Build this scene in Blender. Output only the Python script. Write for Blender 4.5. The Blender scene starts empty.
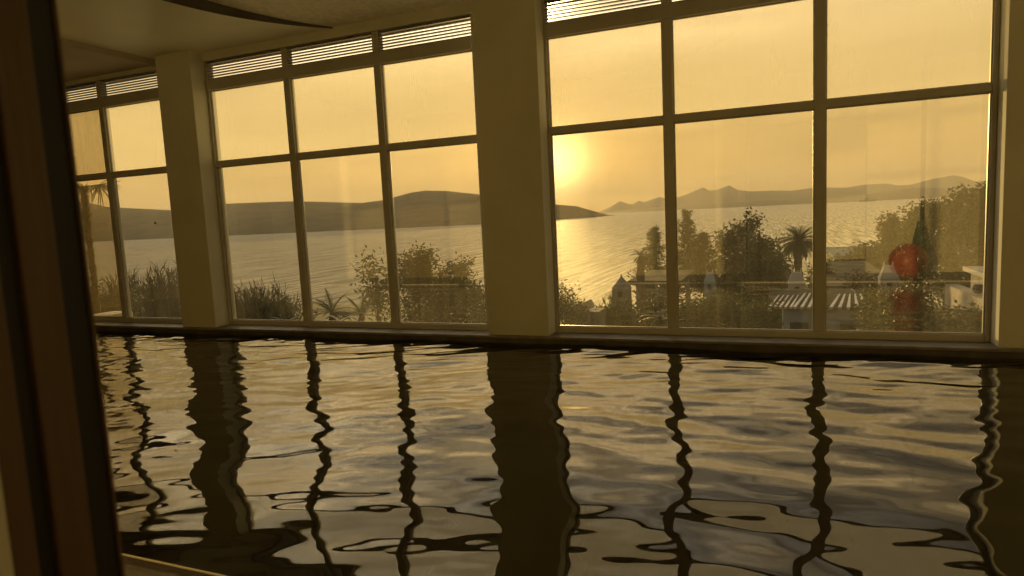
import bpy, bmesh, math, random
from mathutils import Vector, noise
from math import sin, cos, pi, radians, sqrt
S = bpy.context.scene
C = S.collection
rnd = random.Random(7)

# ------------------------------------------------------------------ camera
F_PX, YAW, PITCH, ROLL = 652.92, 0.390506, -0.109169, -0.0486085
cy_, sy_, cp_, sp_, cr_, sr_ = cos(YAW), sin(YAW), cos(PITCH), sin(PITCH), cos(ROLL), sin(ROLL)
FW = Vector((-sy_*cp_, cy_*cp_, sp_)); R0 = Vector((cy_, sy_, 0)); U0 = R0.cross(FW)
RT = R0*cr_ + U0*sr_; UP = -R0*sr_ + U0*cr_
cam = bpy.data.cameras.new('camera'); co = bpy.data.objects.new('camera', cam); C.objects.link(co)
from mathutils import Matrix
m = Matrix((RT, UP, -FW)).transposed().to_4x4(); co.matrix_world = m
cam.sensor_width = 36; cam.lens = F_PX/1024*36; cam.clip_start = 0.05; cam.clip_end = 60000
cam.dof.use_dof = True; cam.dof.focus_distance = 16; cam.dof.aperture_fstop = 5.0
S.camera = co
def at(px, py, Y):
    d = FW + RT*((px-512)/F_PX) - UP*((py-288)/F_PX)
    return d*(Y/d.y)

# ------------------------------------------------------------------ helpers
def mesh_obj(name, verts, faces, mat, parent=None, smooth=False):
    me = bpy.data.meshes.new(name); me.from_pydata([tuple(v) for v in verts], [], faces); me.update()
    o = bpy.data.objects.new(name, me); C.objects.link(o)
    if mat: me.materials.append(mat)
    if smooth: me.polygons.foreach_set('use_smooth', [True]*len(me.polygons))
    if parent: o.parent = parent
    return o
class MB:
    def __init__(s): s.v = []; s.f = []
    def box(s, x0, x1, y0, y1, z0, z1):
        b = len(s.v)
        s.v += [(x0,y0,z0),(x1,y0,z0),(x1,y1,z0),(x0,y1,z0),(x0,y0,z1),(x1,y0,z1),(x1,y1,z1),(x0,y1,z1)]
        s.f += [(b,b+3,b+2,b+1),(b+4,b+5,b+6,b+7),(b,b+1,b+5,b+4),(b+1,b+2,b+6,b+5),(b+2,b+3,b+7,b+6),(b+3,b,b+4,b+7)]
        return s
    def prism(s, poly, h0, h1, axis='z'):
        n = len(poly); b = len(s.v)
        for h in (h0, h1):
            for (a, c) in poly:
                s.v.append({'z': (a,c,h), 'x': (h,a,c), 'y': (a,h,c)}[axis])
        s.f.append(tuple(b+i for i in reversed(range(n)))); s.f.append(tuple(b+n+i for i in range(n)))
        for i in range(n):
            j = (i+1) % n; s.f.append((b+i, b+j, b+n+j, b+n+i))
        return s
    def tube(s, pts, rad, n=8, cap=True):
        pts = [Vector(p) for p in pts]; b = len(s.v); k = len(pts)
        rads = rad if isinstance(rad, (list, tuple)) else [rad]*k
        for i, p in enumerate(pts):
            t = (pts[min(i+1,k-1)] - pts[max(i-1,0)]).normalized()
            a = Vector((0,0,1)) if abs(t.z) < .9 else Vector((1,0,0))
            u = t.cross(a).normalized(); w = t.cross(u)
            for j in range(n):
                q = 2*pi*j/n; s.v.append(tuple(p + (u*cos(q)+w*sin(q))*rads[i]))
        for i in range(k-1):
            for j in range(n):
                j2 = (j+1) % n
                s.f.append((b+i*n+j, b+i*n+j2, b+(i+1)*n+j2, b+(i+1)*n+j))
        if cap:
            s.f.append(tuple(b+j for j in reversed(range(n)))); s.f.append(tuple(b+(k-1)*n+j for j in range(n)))
        return s
    def cone(s, c, r0, r1, z0, z1, n=4, rot=pi/4):
        b = len(s.v)
        for r, z in ((r0,z0),(r1,z1)):
            for j in range(n):
                q = rot+2*pi*j/n; s.v.append((c[0]+r*cos(q), c[1]+r*sin(q), z))
        for j in range(n):
            j2 = (j+1) % n; s.f.append((b+j, b+j2, b+n+j2, b+n+j))
        s.f.append(tuple(b+j for j in reversed(range(n)))); s.f.append(tuple(b+n+j for j in range(n)))
        return s
    def build(s, name, mat, parent=None, bev=0, smooth=False):
        o = mesh_obj(name, s.v, s.f, mat, parent, smooth)
        if bev:
            md = o.modifiers.new('bevel', 'BEVEL'); md.width = bev; md.segments = 2; md.limit_method = 'ANGLE'
        return o
def tag(o, label=None, cat=None, group=None, kind=None):
    if label: o['label'] = label
    if cat: o['category'] = cat
    if group: o['group'] = group
    if kind: o['kind'] = kind
    return o
def empty(name, loc, label=None, cat=None, group=None, kind=None):
    o = bpy.data.objects.new(name, None); C.objects.link(o); o.location = loc
    bpy.context.view_layer.update()
    return tag(o, label, cat, group, kind)
def adopt(root, *obs):       # parent parts whose meshes are in world coordinates
    for o in obs:
        o.parent = root; o.matrix_parent_inverse = Matrix.Translation(-root.location)

# ------------------------------------------------------------------ materials
def new_mat(name):
    m = bpy.data.materials.new(name); m.use_nodes = True; m.node_tree.nodes.clear()
    return m, m.node_tree.nodes, m.node_tree.links
def N(ns, t, **kw):
    n = ns.new(t)
    for k, v in kw.items(): setattr(n, k, v)
    return n
def mat(name, col, rough=.7, var=.15, scale=6., bump=.0, col2=None, metal=0., stretch=(1,1,1), spec=.5, trans=0., bscale=None):
    m, ns, ls = new_mat(name)
    out = N(ns,'ShaderNodeOutputMaterial'); p = N(ns,'ShaderNodeBsdfPrincipled')
    tc = N(ns,'ShaderNodeTexCoord'); mp = N(ns,'ShaderNodeMapping'); mp.inputs['Scale'].default_value = stretch
    nz = N(ns,'ShaderNodeTexNoise'); nz.inputs['Scale'].default_value = scale; nz.inputs['Detail'].default_value = 5
    ls.new(tc.outputs['Object'], mp.inputs[0]); ls.new(mp.outputs[0], nz.inputs['Vector'])
    mix = N(ns,'ShaderNodeMix', data_type='RGBA'); mix.inputs[6].default_value = (*[c*(1-var) for c in col],1)
    c2 = col2 or [min(1,c*(1+var)) for c in col]; mix.inputs[7].default_value = (*c2,1)
    cr = N(ns,'ShaderNodeMapRange'); cr.inputs[1].default_value = .35; cr.inputs[2].default_value = .65
    ls.new(nz.outputs['Fac'], cr.inputs[0]); ls.new(cr.outputs[0], mix.inputs[0]); ls.new(mix.outputs[2], p.inputs['Base Color'])
    p.inputs['Roughness'].default_value = rough; p.inputs['Metallic'].default_value = metal
    p.inputs['Specular IOR Level'].default_value = spec
    if bump:
        n2 = N(ns,'ShaderNodeTexNoise'); n2.inputs['Scale'].default_value = bscale or scale*6; n2.inputs['Detail'].default_value = 4
        ls.new(mp.outputs[0], n2.inputs['Vector'])
        b = N(ns,'ShaderNodeBump'); b.inputs['Strength'].default_value = bump; b.inputs['Distance'].default_value = .02
        ls.new(n2.outputs['Fac'], b.inputs['Height']); ls.new(b.outputs[0], p.inputs['Normal'])
    last = p.outputs[0]
    if trans:
        t = N(ns,'ShaderNodeBsdfTranslucent'); ls.new(mix.outputs[2], t.inputs[0])
        ms = N(ns,'ShaderNodeMixShader'); ms.inputs[0].default_value = trans
        ls.new(last, ms.inputs[1]); ls.new(t.outputs[0], ms.inputs[2]); last = ms.outputs[0]
    ls.new(last, out.inputs[0])
    return m
M = {}
M['plaster'] = mat('plaster', (.70,.69,.62), .85, .06, 1.2, .15)
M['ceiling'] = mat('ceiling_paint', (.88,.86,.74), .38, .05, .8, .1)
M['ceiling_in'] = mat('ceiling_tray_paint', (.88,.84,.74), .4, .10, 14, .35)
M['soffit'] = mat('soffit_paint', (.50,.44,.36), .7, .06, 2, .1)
M['rim'] = mat('dark_rim', (.10,.09,.08), .6, .1, 3)
M['frame'] = mat('painted_aluminium', (.50,.48,.44), .45, .05, 2, spec=.4)
M['louvre'] = mat('louvre_slats', (.30,.24,.20), .4, .05, 3)
M['gasket'] = mat('black_gasket', (.03,.03,.03), .6, .1, 5)
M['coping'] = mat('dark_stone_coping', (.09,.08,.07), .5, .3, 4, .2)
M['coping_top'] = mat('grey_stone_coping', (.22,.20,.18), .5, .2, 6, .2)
M['jamb'] = mat('brown_door_jamb', (.13,.075,.04), .5, .12, 3, .1, stretch=(6,6,.6))
M['groove'] = mat('black_door_groove', (.012,.011,.010), .6, .1, 5)
M['deckwood'] = mat('deck_boards', (.09,.065,.04), .6, .3, 3, .4, stretch=(1,14,1))
M['whitetrim'] = mat('white_edge', (.75,.72,.66), .4, .05, 5)
M['tile'] = mat('pool_tile', (.06,.07,.05), .4, .2, 3)
M['backwall'] = mat('back_wall', (.58,.53,.38), .8, .1, 1)
M['panel'] = mat('pale_wall_panel', (.90,.86,.68), .6, .05, 1)
M['dark'] = mat('dark_corridor', (.10,.085,.065), .9, .1, 1)
M['bark'] = mat('bark', (.09,.065,.04), .9, .3, 5, .6)
M['leaf'] = mat('olive_leaf', (.05,.062,.02), .6, .35, .8, trans=.22)
M['leaf2'] = mat('yellow_green_leaf', (.085,.09,.027), .6, .35, .9, trans=.3)
M['leaf3'] = mat('dark_conifer_leaf', (.025,.032,.014), .7, .3, .8, trans=.12)
M['palmleaf'] = mat('palm_leaf', (.06,.085,.03), .5, .3, .8, trans=.3)
M['dryleaf'] = mat('dry_palm_leaf', (.16,.11,.05), .8, .3, .8, trans=.2)
M['ground'] = mat('scrub_ground', (.07,.08,.03), .95, .4, .12, .8, col2=(.12,.10,.05), bscale=1.5)
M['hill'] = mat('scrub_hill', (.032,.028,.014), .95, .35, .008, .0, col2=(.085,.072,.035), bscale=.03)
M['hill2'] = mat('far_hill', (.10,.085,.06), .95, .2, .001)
M['white'] = mat('whitewash', (.34,.34,.33), .8, .08, 1.5)
M['bluewall'] = mat('pale_blue_wall', (.26,.32,.40), .8, .08, 1.5)
M['roofgrey'] = mat('weathered_roof', (.085,.078,.066), .95, .45, .9, spec=.05)
M['roofwhite'] = mat('white_roof_rib', (.85,.82,.78), .5, .05, 2)
M['blueroof'] = mat('blue_sheet_roof', (.10,.17,.22), .9, .2, .6, spec=.05)
M['glassdark'] = mat('dark_window', (.04,.045,.05), .15, .1, 1)
M['stone'] = mat('grey_stone', (.22,.20,.19), .85, .25, 2, .4)
M['red'] = mat('red_vinyl', (.75,.06,.03), .35, .05, 2)
M['green'] = mat('green_canvas', (.03,.09,.07), .8, .1, 3)
M['steel'] = mat('steel_wire', (.65,.62,.55), .35, .05, 2, metal=.4)
M['shipmat'] = mat('ship_hull', (.05,.05,.06), .6, .1, .05)

def glass_mat(name, dirt_lo, dirt_hi, tint, facez):
    m, ns, ls = new_mat(name)
    out = N(ns,'ShaderNodeOutputMaterial')
    tr = N(ns,'ShaderNodeBsdfTransparent'); tr.inputs[0].default_value = (*tint,1)
    gl = N(ns,'ShaderNodeBsdfGlossy'); gl.inputs['Roughness'].default_value = 0.0
    lw = N(ns,'ShaderNodeLayerWeight'); lw.inputs[0].default_value = .5
    pw = N(ns,'ShaderNodeMath', operation='POWER'); pw.inputs[1].default_value = 5
    ls.new(lw.outputs['Facing'], pw.inputs[0])
    ma = N(ns,'ShaderNodeMath', operation='MULTIPLY_ADD'); ma.inputs[1].default_value = .95; ma.inputs[2].default_value = .10
    ls.new(pw.outputs[0], ma.inputs[0])
    mx = N(ns,'ShaderNodeMixShader'); ls.new(ma.outputs[0], mx.inputs[0]); ls.new(tr.outputs[0], mx.inputs[1]); ls.new(gl.outputs[0], mx.inputs[2])
    # dust film with rain streaks that run down the pane
    tc = N(ns,'ShaderNodeTexCoord'); mp = N(ns,'ShaderNodeMapping'); mp.inputs['Scale'].default_value = (1,1,.05)
    nz = N(ns,'ShaderNodeTexNoise'); nz.inputs['Scale'].default_value = 11; nz.inputs['Detail'].default_value = 6; nz.inputs['Roughness'].default_value = .7
    ls.new(tc.outputs['Object'], mp.inputs[0]); ls.new(mp.outputs[0], nz.inputs['Vector'])
    n2 = N(ns,'ShaderNodeTexNoise'); n2.inputs['Scale'].default_value = 1.3; n2.inputs['Detail'].default_value = 4
    ls.new(tc.outputs['Object'], n2.inputs['Vector'])
    ad = N(ns,'ShaderNodeMath', operation='ADD'); ls.new(nz.outputs[0], ad.inputs[0]); ls.new(n2.outputs[0], ad.inputs[1])
    mr = N(ns,'ShaderNodeMapRange'); mr.inputs[1].default_value = .75; mr.inputs[2].default_value = 1.3
    mr.inputs[3].default_value = dirt_lo; mr.inputs[4].default_value = dirt_hi
    ls.new(ad.outputs[0], mr.inputs[0])
    tl = N(ns,'ShaderNodeBsdfTranslucent'); tl.inputs[0].default_value = (.85,.82,.72,1)
    df = N(ns,'ShaderNodeBsdfDiffuse'); df.inputs[0].default_value = (.4,.38,.33,1)
    md = N(ns,'ShaderNodeMixShader'); md.inputs[0].default_value = .15
    ls.new(tl.outputs[0], md.inputs[1]); ls.new(df.outputs[0], md.inputs[2])
    m2 = N(ns,'ShaderNodeMixShader'); ls.new(mr.outputs[0], m2.inputs[0]); ls.new(mx.outputs[0], m2.inputs[1]); ls.new(md.outputs[0], m2.inputs[2])
    ls.new(m2.outputs[0], out.inputs[0])
    return m
M['glass_low'] = glass_mat('window_glass', .012, .035, (.985,.94,.83), 0)
M['glass_up'] = glass_mat('dusty_window_glass', .25, .30, (.985,.94,.83), 0)

def water_mat():
    m, ns, ls = new_mat('pool_water')
    out = N(ns,'ShaderNodeOutputMaterial')
    tr = N(ns,'ShaderNodeBsdfTransparent'); tr.inputs[0].default_value = (.55,.6,.5,1)
    gl = N(ns,'ShaderNodeBsdfGlossy'); gl.inputs['Roughness'].default_value = 0.0
    fr = N(ns,'ShaderNodeFresnel'); fr.inputs[0].default_value = 2.3
    mx = N(ns,'ShaderNodeMixShader'); ls.new(fr.outputs[0], mx.inputs[0]); ls.new(tr.outputs[0], mx.inputs[1]); ls.new(gl.outputs[0], mx.inputs[2])
    ls.new(mx.outputs[0], out.inputs[0]); return m
M['water'] = water_mat()
def sea_mat():
    m, ns, ls = new_mat('sea_water')
    out = N(ns,'ShaderNodeOutputMaterial'); p = N(ns,'ShaderNodeBsdfPrincipled')
    p.inputs['Roughness'].default_value = .7; p.inputs['IOR'].default_value = 1.6; p.inputs['Metallic'].default_value = .38
    tc = N(ns,'ShaderNodeTexCoord'); mp = N(ns,'ShaderNodeMapping'); mp.inputs['Scale'].default_value = (5.5,.17,1)
    ls.new(tc.outputs['Object'], mp.inputs[0])
    n1 = N(ns,'ShaderNodeTexNoise'); n1.inputs['Scale'].default_value = .07; n1.inputs['Detail'].default_value = 9; n1.inputs['Roughness'].default_value = .85
    ls.new(mp.outputs[0], n1.inputs['Vector'])
    b = N(ns,'ShaderNodeBump'); b.inputs['Strength'].default_value = 1; b.inputs['Distance'].default_value = 14.0
    r_ = N(ns,'ShaderNodeMapRange'); r_.inputs[1].default_value = .43; r_.inputs[2].default_value = .57
    ls.new(n1.outputs[0], r_.inputs[0])
    mx = N(ns,'ShaderNodeMix', data_type='RGBA'); mx.inputs[6].default_value = (.25,.24,.21,1); mx.inputs[7].default_value = (1,.96,.84,1)  # pale speckle puts reflected sky brightness and sparkle into the base colour
    ls.new(r_.outputs[0], mx.inputs[0]); ls.new(mx.outputs[2], p.inputs['Base Color'])
    ls.new(n1.outputs[0], b.inputs['Height']); ls.new(b.outputs[0], p.inputs['Normal']); ls.new(p.outputs[0], out.inputs[0])
    return m
M['sea'] = sea_mat()

# ------------------------------------------------------------------ world and sun
SUN = Vector((-.3311, 1, .0778)).normalized()
w = bpy.data.worlds.new('world'); S.world = w; w.use_nodes = True
ns, ls = w.node_tree.nodes, w.node_tree.links; ns.clear()
wo = N(ns,'ShaderNodeOutputWorld'); bg = N(ns,'ShaderNodeBackground'); tc = N(ns,'ShaderNodeTexCoord')
sx = N(ns,'ShaderNodeSeparateXYZ'); ls.new(tc.outputs['Generated'], sx.inputs[0])
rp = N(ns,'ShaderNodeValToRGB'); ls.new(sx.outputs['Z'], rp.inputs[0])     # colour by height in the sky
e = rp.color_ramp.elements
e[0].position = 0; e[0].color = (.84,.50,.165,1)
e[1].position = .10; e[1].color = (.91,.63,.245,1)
for pos, c in ((.19,(.83,.62,.29)),(.27,(1.45,1.12,.66)),(.355,(.78,.66,.46)),(.44,(.36,.35,.33)),(.60,(.38,.37,.35)),(.9,(.5,.49,.46))):  # upper stops, mostly above the view, shaped to light pool reflections and room
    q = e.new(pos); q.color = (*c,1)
dt = N(ns,'ShaderNodeVectorMath', operation='DOT_PRODUCT'); dt.inputs[1].default_value = SUN; ls.new(tc.outputs['Generated'], dt.inputs[0])
# dimmer away from the sun
az = N(ns,'ShaderNodeMapRange'); az.inputs[1].default_value = -1; az.inputs[2].default_value = 1; az.inputs[3].default_value = .45; az.inputs[4].default_value = 1.0
ls.new(dt.outputs['Value'], az.inputs[0])
# clouds
mp = N(ns,'ShaderNodeMapping'); mp.inputs['Scale'].default_value = (1.6,1.6,9); ls.new(tc.outputs['Generated'], mp.inputs[0])
nz = N(ns,'ShaderNodeTexNoise'); nz.inputs['Scale'].default_value = 1.7; nz.inputs['Detail'].default_value = 7; nz.inputs['Roughness'].default_value = .55; ls.new(mp.outputs[0], nz.inputs['Vector'])
cl = N(ns,'ShaderNodeMapRange'); cl.inputs[1].default_value = .35; cl.inputs[2].default_value = .7; cl.inputs[3].default_value = 1.14; cl.inputs[4].default_value = .82
ls.new(nz.outputs[0], cl.inputs[0])
mpb = N(ns,'ShaderNodeMapping'); mpb.inputs['Scale'].default_value = (2.5,2.5,14); ls.new(tc.outputs['Generated'], mpb.inputs[0])
nzb = N(ns,'ShaderNodeTexNoise'); nzb.inputs['Scale'].default_value = 2.2; nzb.inputs['Detail'].default_value = 5; ls.new(mpb.outputs[0], nzb.inputs['Vector'])
cb = N(ns,'ShaderNodeMapRange'); cb.inputs[1].default_value = .38; cb.inputs[2].default_value = .62; cb.inputs[3].default_value = 1.35; cb.inputs[4].default_value = .6; ls.new(nzb.outputs[0], cb.inputs[0])  # stronger streaks added to the high sky to texture the pool reflections
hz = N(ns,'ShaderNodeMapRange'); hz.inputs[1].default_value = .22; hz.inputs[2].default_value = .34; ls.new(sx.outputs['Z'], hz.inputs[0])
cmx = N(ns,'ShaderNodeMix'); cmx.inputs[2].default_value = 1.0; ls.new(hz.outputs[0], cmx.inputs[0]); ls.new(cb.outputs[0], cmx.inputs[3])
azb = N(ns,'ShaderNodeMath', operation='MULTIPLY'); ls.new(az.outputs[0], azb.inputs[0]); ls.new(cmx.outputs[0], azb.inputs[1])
lr = N(ns,'ShaderNodeMapRange'); lr.inputs[1].default_value = -.6; lr.inputs[2].default_value = .3; lr.inputs[3].default_value = 1.8; lr.inputs[4].default_value = .45; ls.new(sx.outputs['X'], lr.inputs[0])  # high sky brighter left, dimmer right, set for the pool reflections
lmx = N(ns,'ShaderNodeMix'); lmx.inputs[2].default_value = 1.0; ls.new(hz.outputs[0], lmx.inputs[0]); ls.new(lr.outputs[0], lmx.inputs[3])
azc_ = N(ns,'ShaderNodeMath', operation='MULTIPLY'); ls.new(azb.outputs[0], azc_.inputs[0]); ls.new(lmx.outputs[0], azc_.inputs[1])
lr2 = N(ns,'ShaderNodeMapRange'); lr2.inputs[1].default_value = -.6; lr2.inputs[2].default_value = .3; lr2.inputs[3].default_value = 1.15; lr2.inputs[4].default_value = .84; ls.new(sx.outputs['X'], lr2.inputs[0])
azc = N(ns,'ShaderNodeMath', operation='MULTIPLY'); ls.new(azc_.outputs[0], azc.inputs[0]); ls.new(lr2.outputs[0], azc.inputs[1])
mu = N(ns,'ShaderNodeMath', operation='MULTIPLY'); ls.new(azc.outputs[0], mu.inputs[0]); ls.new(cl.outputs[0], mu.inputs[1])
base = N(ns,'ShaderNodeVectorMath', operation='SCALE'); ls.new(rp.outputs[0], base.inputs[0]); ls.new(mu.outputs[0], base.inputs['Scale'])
acc = base.outputs[0]
for ang, col, amp in ((1.8,(1,.80,.34),3.5),(4.6,(1,.52,.09),.50),(12,(1,.50,.05),.17),(30,(1,.5,.10),.06)):
    k = 1/(2*(1-cos(radians(ang)))) * 2*.5
    a = N(ns,'ShaderNodeMath', operation='MULTIPLY_ADD'); a.inputs[1].default_value = k; a.inputs[2].default_value = -k; ls.new(dt.outputs['Value'], a.inputs[0])
    ex = N(ns,'ShaderNodeMath', operation='EXPONENT'); ls.new(a.outputs[0], ex.inputs[0])
    sc = N(ns,'ShaderNodeVectorMath', operation='SCALE'); sc.inputs[0].default_value = [c*amp for c in col]; ls.new(ex.outputs[0], sc.inputs['Scale'])
    ad = N(ns,'ShaderNodeVectorMath', operation='ADD'); ls.new(acc, ad.inputs[0]); ls.new(sc.outputs[0], ad.inputs[1]); acc = ad.outputs[0]
# one thin dark cloud bar low over the far mountains
cd = at(721, 178, 1000).normalized(); cr3 = Vector((cd.y,-cd.x,0)).normalized()
d1 = N(ns,'ShaderNodeVectorMath', operation='DOT_PRODUCT'); d1.inputs[1].default_value = cr3; ls.new(tc.outputs['Generated'], d1.inputs[0])
d1s = N(ns,'ShaderNodeMath', operation='DIVIDE'); d1s.inputs[1].default_value = .030; ls.new(d1.outputs['Value'], d1s.inputs[0])
nzc = N(ns,'ShaderNodeTexNoise'); nzc.inputs['Scale'].default_value = 60; ls.new(tc.outputs['Generated'], nzc.inputs['Vector'])
zz = N(ns,'ShaderNodeMath', operation='MULTIPLY_ADD'); zz.inputs[1].default_value = .006; zz.inputs[2].default_value = -cd.z-.003; ls.new(nzc.outputs[0], zz.inputs[0])
z2 = N(ns,'ShaderNodeMath', operation='ADD'); ls.new(sx.outputs['Z'], z2.inputs[0]); ls.new(zz.outputs[0], z2.inputs[1])
z3 = N(ns,'ShaderNodeMath', operation='DIVIDE'); z3.inputs[1].default_value = .0028; ls.new(z2.outputs[0], z3.inputs[0])
pa = N(ns,'ShaderNodeMath', operation='MULTIPLY'); ls.new(d1s.outputs[0], pa.inputs[0]); ls.new(d1s.outputs[0], pa.inputs[1])
pb = N(ns,'ShaderNodeMath', operation='MULTIPLY'); ls.new(z3.outputs[0], pb.inputs[0]); ls.new(z3.outputs[0], pb.inputs[1])
pc = N(ns,'ShaderNodeMath', operation='ADD'); ls.new(pa.outputs[0], pc.inputs[0]); ls.new(pb.outputs[0], pc.inputs[1])
pd = N(ns,'ShaderNodeMath', operation='MULTIPLY'); pd.inputs[1].default_value = -1; ls.new(pc.outputs[0], pd.inputs[0])
pe = N(ns,'ShaderNodeMath', operation='EXPONENT'); ls.new(pd.outputs[0], pe.inputs[0])
pf = N(ns,'ShaderNodeMath', operation='MULTIPLY_ADD'); pf.inputs[1].default_value = -.22; pf.inputs[2].default_value = 1; ls.new(pe.outputs[0], pf.inputs[0])
fin = N(ns,'ShaderNodeVectorMath', operation='SCALE'); ls.new(acc, fin.inputs[0]); ls.new(pf.outputs[0], fin.inputs['Scale'])
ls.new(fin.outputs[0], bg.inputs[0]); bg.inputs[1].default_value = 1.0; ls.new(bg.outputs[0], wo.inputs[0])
w.cycles.sampling_method = 'AUTOMATIC'
sl = bpy.data.lights.new('sun', 'SUN'); sl.energy = 6.3; sl.color = (1,.69,.24); sl.angle = radians(1.2)
so = bpy.data.objects.new('sun', sl); C.objects.link(so)
so.rotation_euler = SUN.to_track_quat('Z','Y').to_euler(); so.location = (-30,80,10)

# ------------------------------------------------------------------ the room
D = 7.5                     # glass plane
WAT = -1.52                # pool water level
DECK = -1.45
CEIL = 2.57
ZL = -1.43                  # ledge top
HEAD = 2.036; TR0, TR1 = .935, 1.015; SILLG = -1.36; LV0, LV1 = 2.19, 2.45
CX, CY, CR = -3.40, 5.30, 2.93    # the round tray in the ceiling
XL, XR, YB = -13.2, 6.5, .415
# lower ceiling with a round opening cut by the window wall
def inner_z(x, y): return CEIL + .012 + .085*max(0, 7.5-y)
a0 = math.asin((7.5-CY)/CR)
arc = [(CX+CR*cos(a), CY+CR*sin(a)) for a in [a0 - (pi+2*a0)*i/96 for i in range(97)]]   # right end round the near side to the left end
poly = [(-8.65,7.5),(arc[-1][0],7.5)] + list(reversed(arc[1:-1])) + [(arc[0][0],7.5),(XR,7.5),(XR,-3),(-8.65,-3)]
bm = bmesh.new(); vs = [bm.verts.new((x,y,CEIL)) for x,y in poly]; f = bm.faces.new(vs); bmesh.ops.triangulate(bm, faces=[f])
me = bpy.data.meshes.new('ceiling'); bm.to_mesh(me); bm.free(); co_ = bpy.data.objects.new('ceiling', me); me.materials.append(M['ceiling']); C.objects.link(co_); tag(co_, kind='structure')
b = MB(); b.v.append((CX,CY,inner_z(CX,CY)))
for x,y in arc: b.v.append((x,y,inner_z(x,y)))
n = len(arc)
for i in range(n-1): b.f.append((0,i+1,i+2))
b.f.append((0,n,1))
o = b.build('ceiling_tray', M['ceiling_in'], co_)
b = MB()
for x,y in arc: b.v += [(x,y,CEIL-.004),(x,y,inner_z(x,y))]
for i in range(n-1): b.f.append((2*i,2*i+2,2*i+3,2*i+1))
b.build('tray_rim', M['rim'], co_)
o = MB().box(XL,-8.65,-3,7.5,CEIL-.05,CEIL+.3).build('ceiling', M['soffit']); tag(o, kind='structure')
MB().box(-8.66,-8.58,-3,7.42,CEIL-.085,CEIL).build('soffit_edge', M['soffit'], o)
tag(MB().box(XL-.2,XR+.2,-3,8,3.0,3.2).build('ceiling', M['dark']), kind='structure')
# far wall: head above the louvres, below the ledge
o = MB().box(XL,XR,7.42,7.72,LV1,3.0).build('wall_front', M['plaster']); tag(o, kind='structure')
MB().box(XL,XR,7.40,7.72,-4,-1.62).build('pool_side', M['coping'], o)
for nm, bx in (('wall_left',(XL-.2,XL,-3,7.72,-4,3.0)),('wall_right',(XR,XR+.2,-3,7.72,-4,3.0))):
    tag(MB().box(*bx).build(nm, M['backwall']), kind='structure')
# back wall with the doorway the camera looks through; pale plaster piers beside it
JX = -.6
o = MB().box(XL,-1.24,.2,YB,-4,3.0).box(3.45,XR,.2,YB,-4,3.0).box(JX,1.6,.2,YB,1.6,3.0).box(-1.24,JX-.04,.1,YB-.005,-1.5,3.0).build('wall_back', M['backwall']); tag(o, kind='structure')
MB().box(-1.24,-.64,.2,YB+.02,-1.5,2.57).box(1.6,2.5,.2,YB+.02,-1.5,2.57).box(2.58,3.45,.2,YB+.02,-1.5,2.57).build('pale_panel', M['panel'], o)
MB().box(2.5,2.58,.2,YB,-1.5,2.57).build('dark_gap', M['groove'], o)
MB().box(JX-.04,JX,.1,.321,-1.5,2.6).build('plaster_reveal', M['plaster'], o)
o = MB().box(-4,-3.8,-3,.2,-1.5,3).box(4,4.2,-3,.2,-1.5,3).box(-4,4,-3.2,-3,-1.5,3).build('wall_corridor', M['panel']); tag(o, kind='structure')
# door jamb at the left
jr = empty('door_1', (JX,.37,DECK), 'brown door jamb with black grooves at the left edge of the view', 'door', kind='structure')
j1 = MB().box(JX-.04,JX,.321,.342,DECK,1.6).box(JX-.04,JX,.358,.3905,DECK,1.6).build('jamb', M['jamb'], bev=.002)
j2 = MB().box(JX-.04,JX-.006,.342,.358,DECK,1.6).box(JX-.04,JX-.002,.3905,.413,DECK,1.6).build('groove', M['groove'])
j3 = MB().box(JX-.006,JX+.0005,.413,.416,DECK,1.6).build('edge_bead', M['jamb'])
adopt(jr, j1, j2, j3)
# deck and pool basin
PE = 1.945
o = MB().box(XL,XR,-3,PE-.02,DECK-.15,DECK).build('floor', M['deckwood']); tag(o, kind='structure')
MB().box(XL,XR,PE-.020,PE-.008,DECK-.03,DECK+.004).build('edge_strip', M['whitetrim'], o, bev=.003)
MB().box(XL,XR,PE-.15,PE-.022,-4,DECK-.15).build('basin_side', M['tile'], o)
tag(MB().box(XL,XR,PE-.15,7.72,-3.0,-2.9).build('floor', M['tile']), kind='structure')

# ledge under the windows: a dark kerb with a paler top
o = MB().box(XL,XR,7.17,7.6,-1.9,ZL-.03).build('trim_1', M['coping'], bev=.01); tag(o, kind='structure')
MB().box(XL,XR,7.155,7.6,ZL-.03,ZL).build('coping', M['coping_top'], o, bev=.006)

# columns
cols = [(-8.42,-7.75,'pale plaster column between the left and the middle window'),
        (-3.30,-2.52,'wide pale plaster column in the centre between two windows'),
        (1.885,2.75,'plaster column at the right edge with a sunlit corner')]
for x0,x1,lb in cols:
    o = MB().box(x0,x1,7.20,7.62,ZL,CEIL).build('column', M['plaster'], bev=.008); tag(o, lb, 'column', kind='structure')

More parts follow.
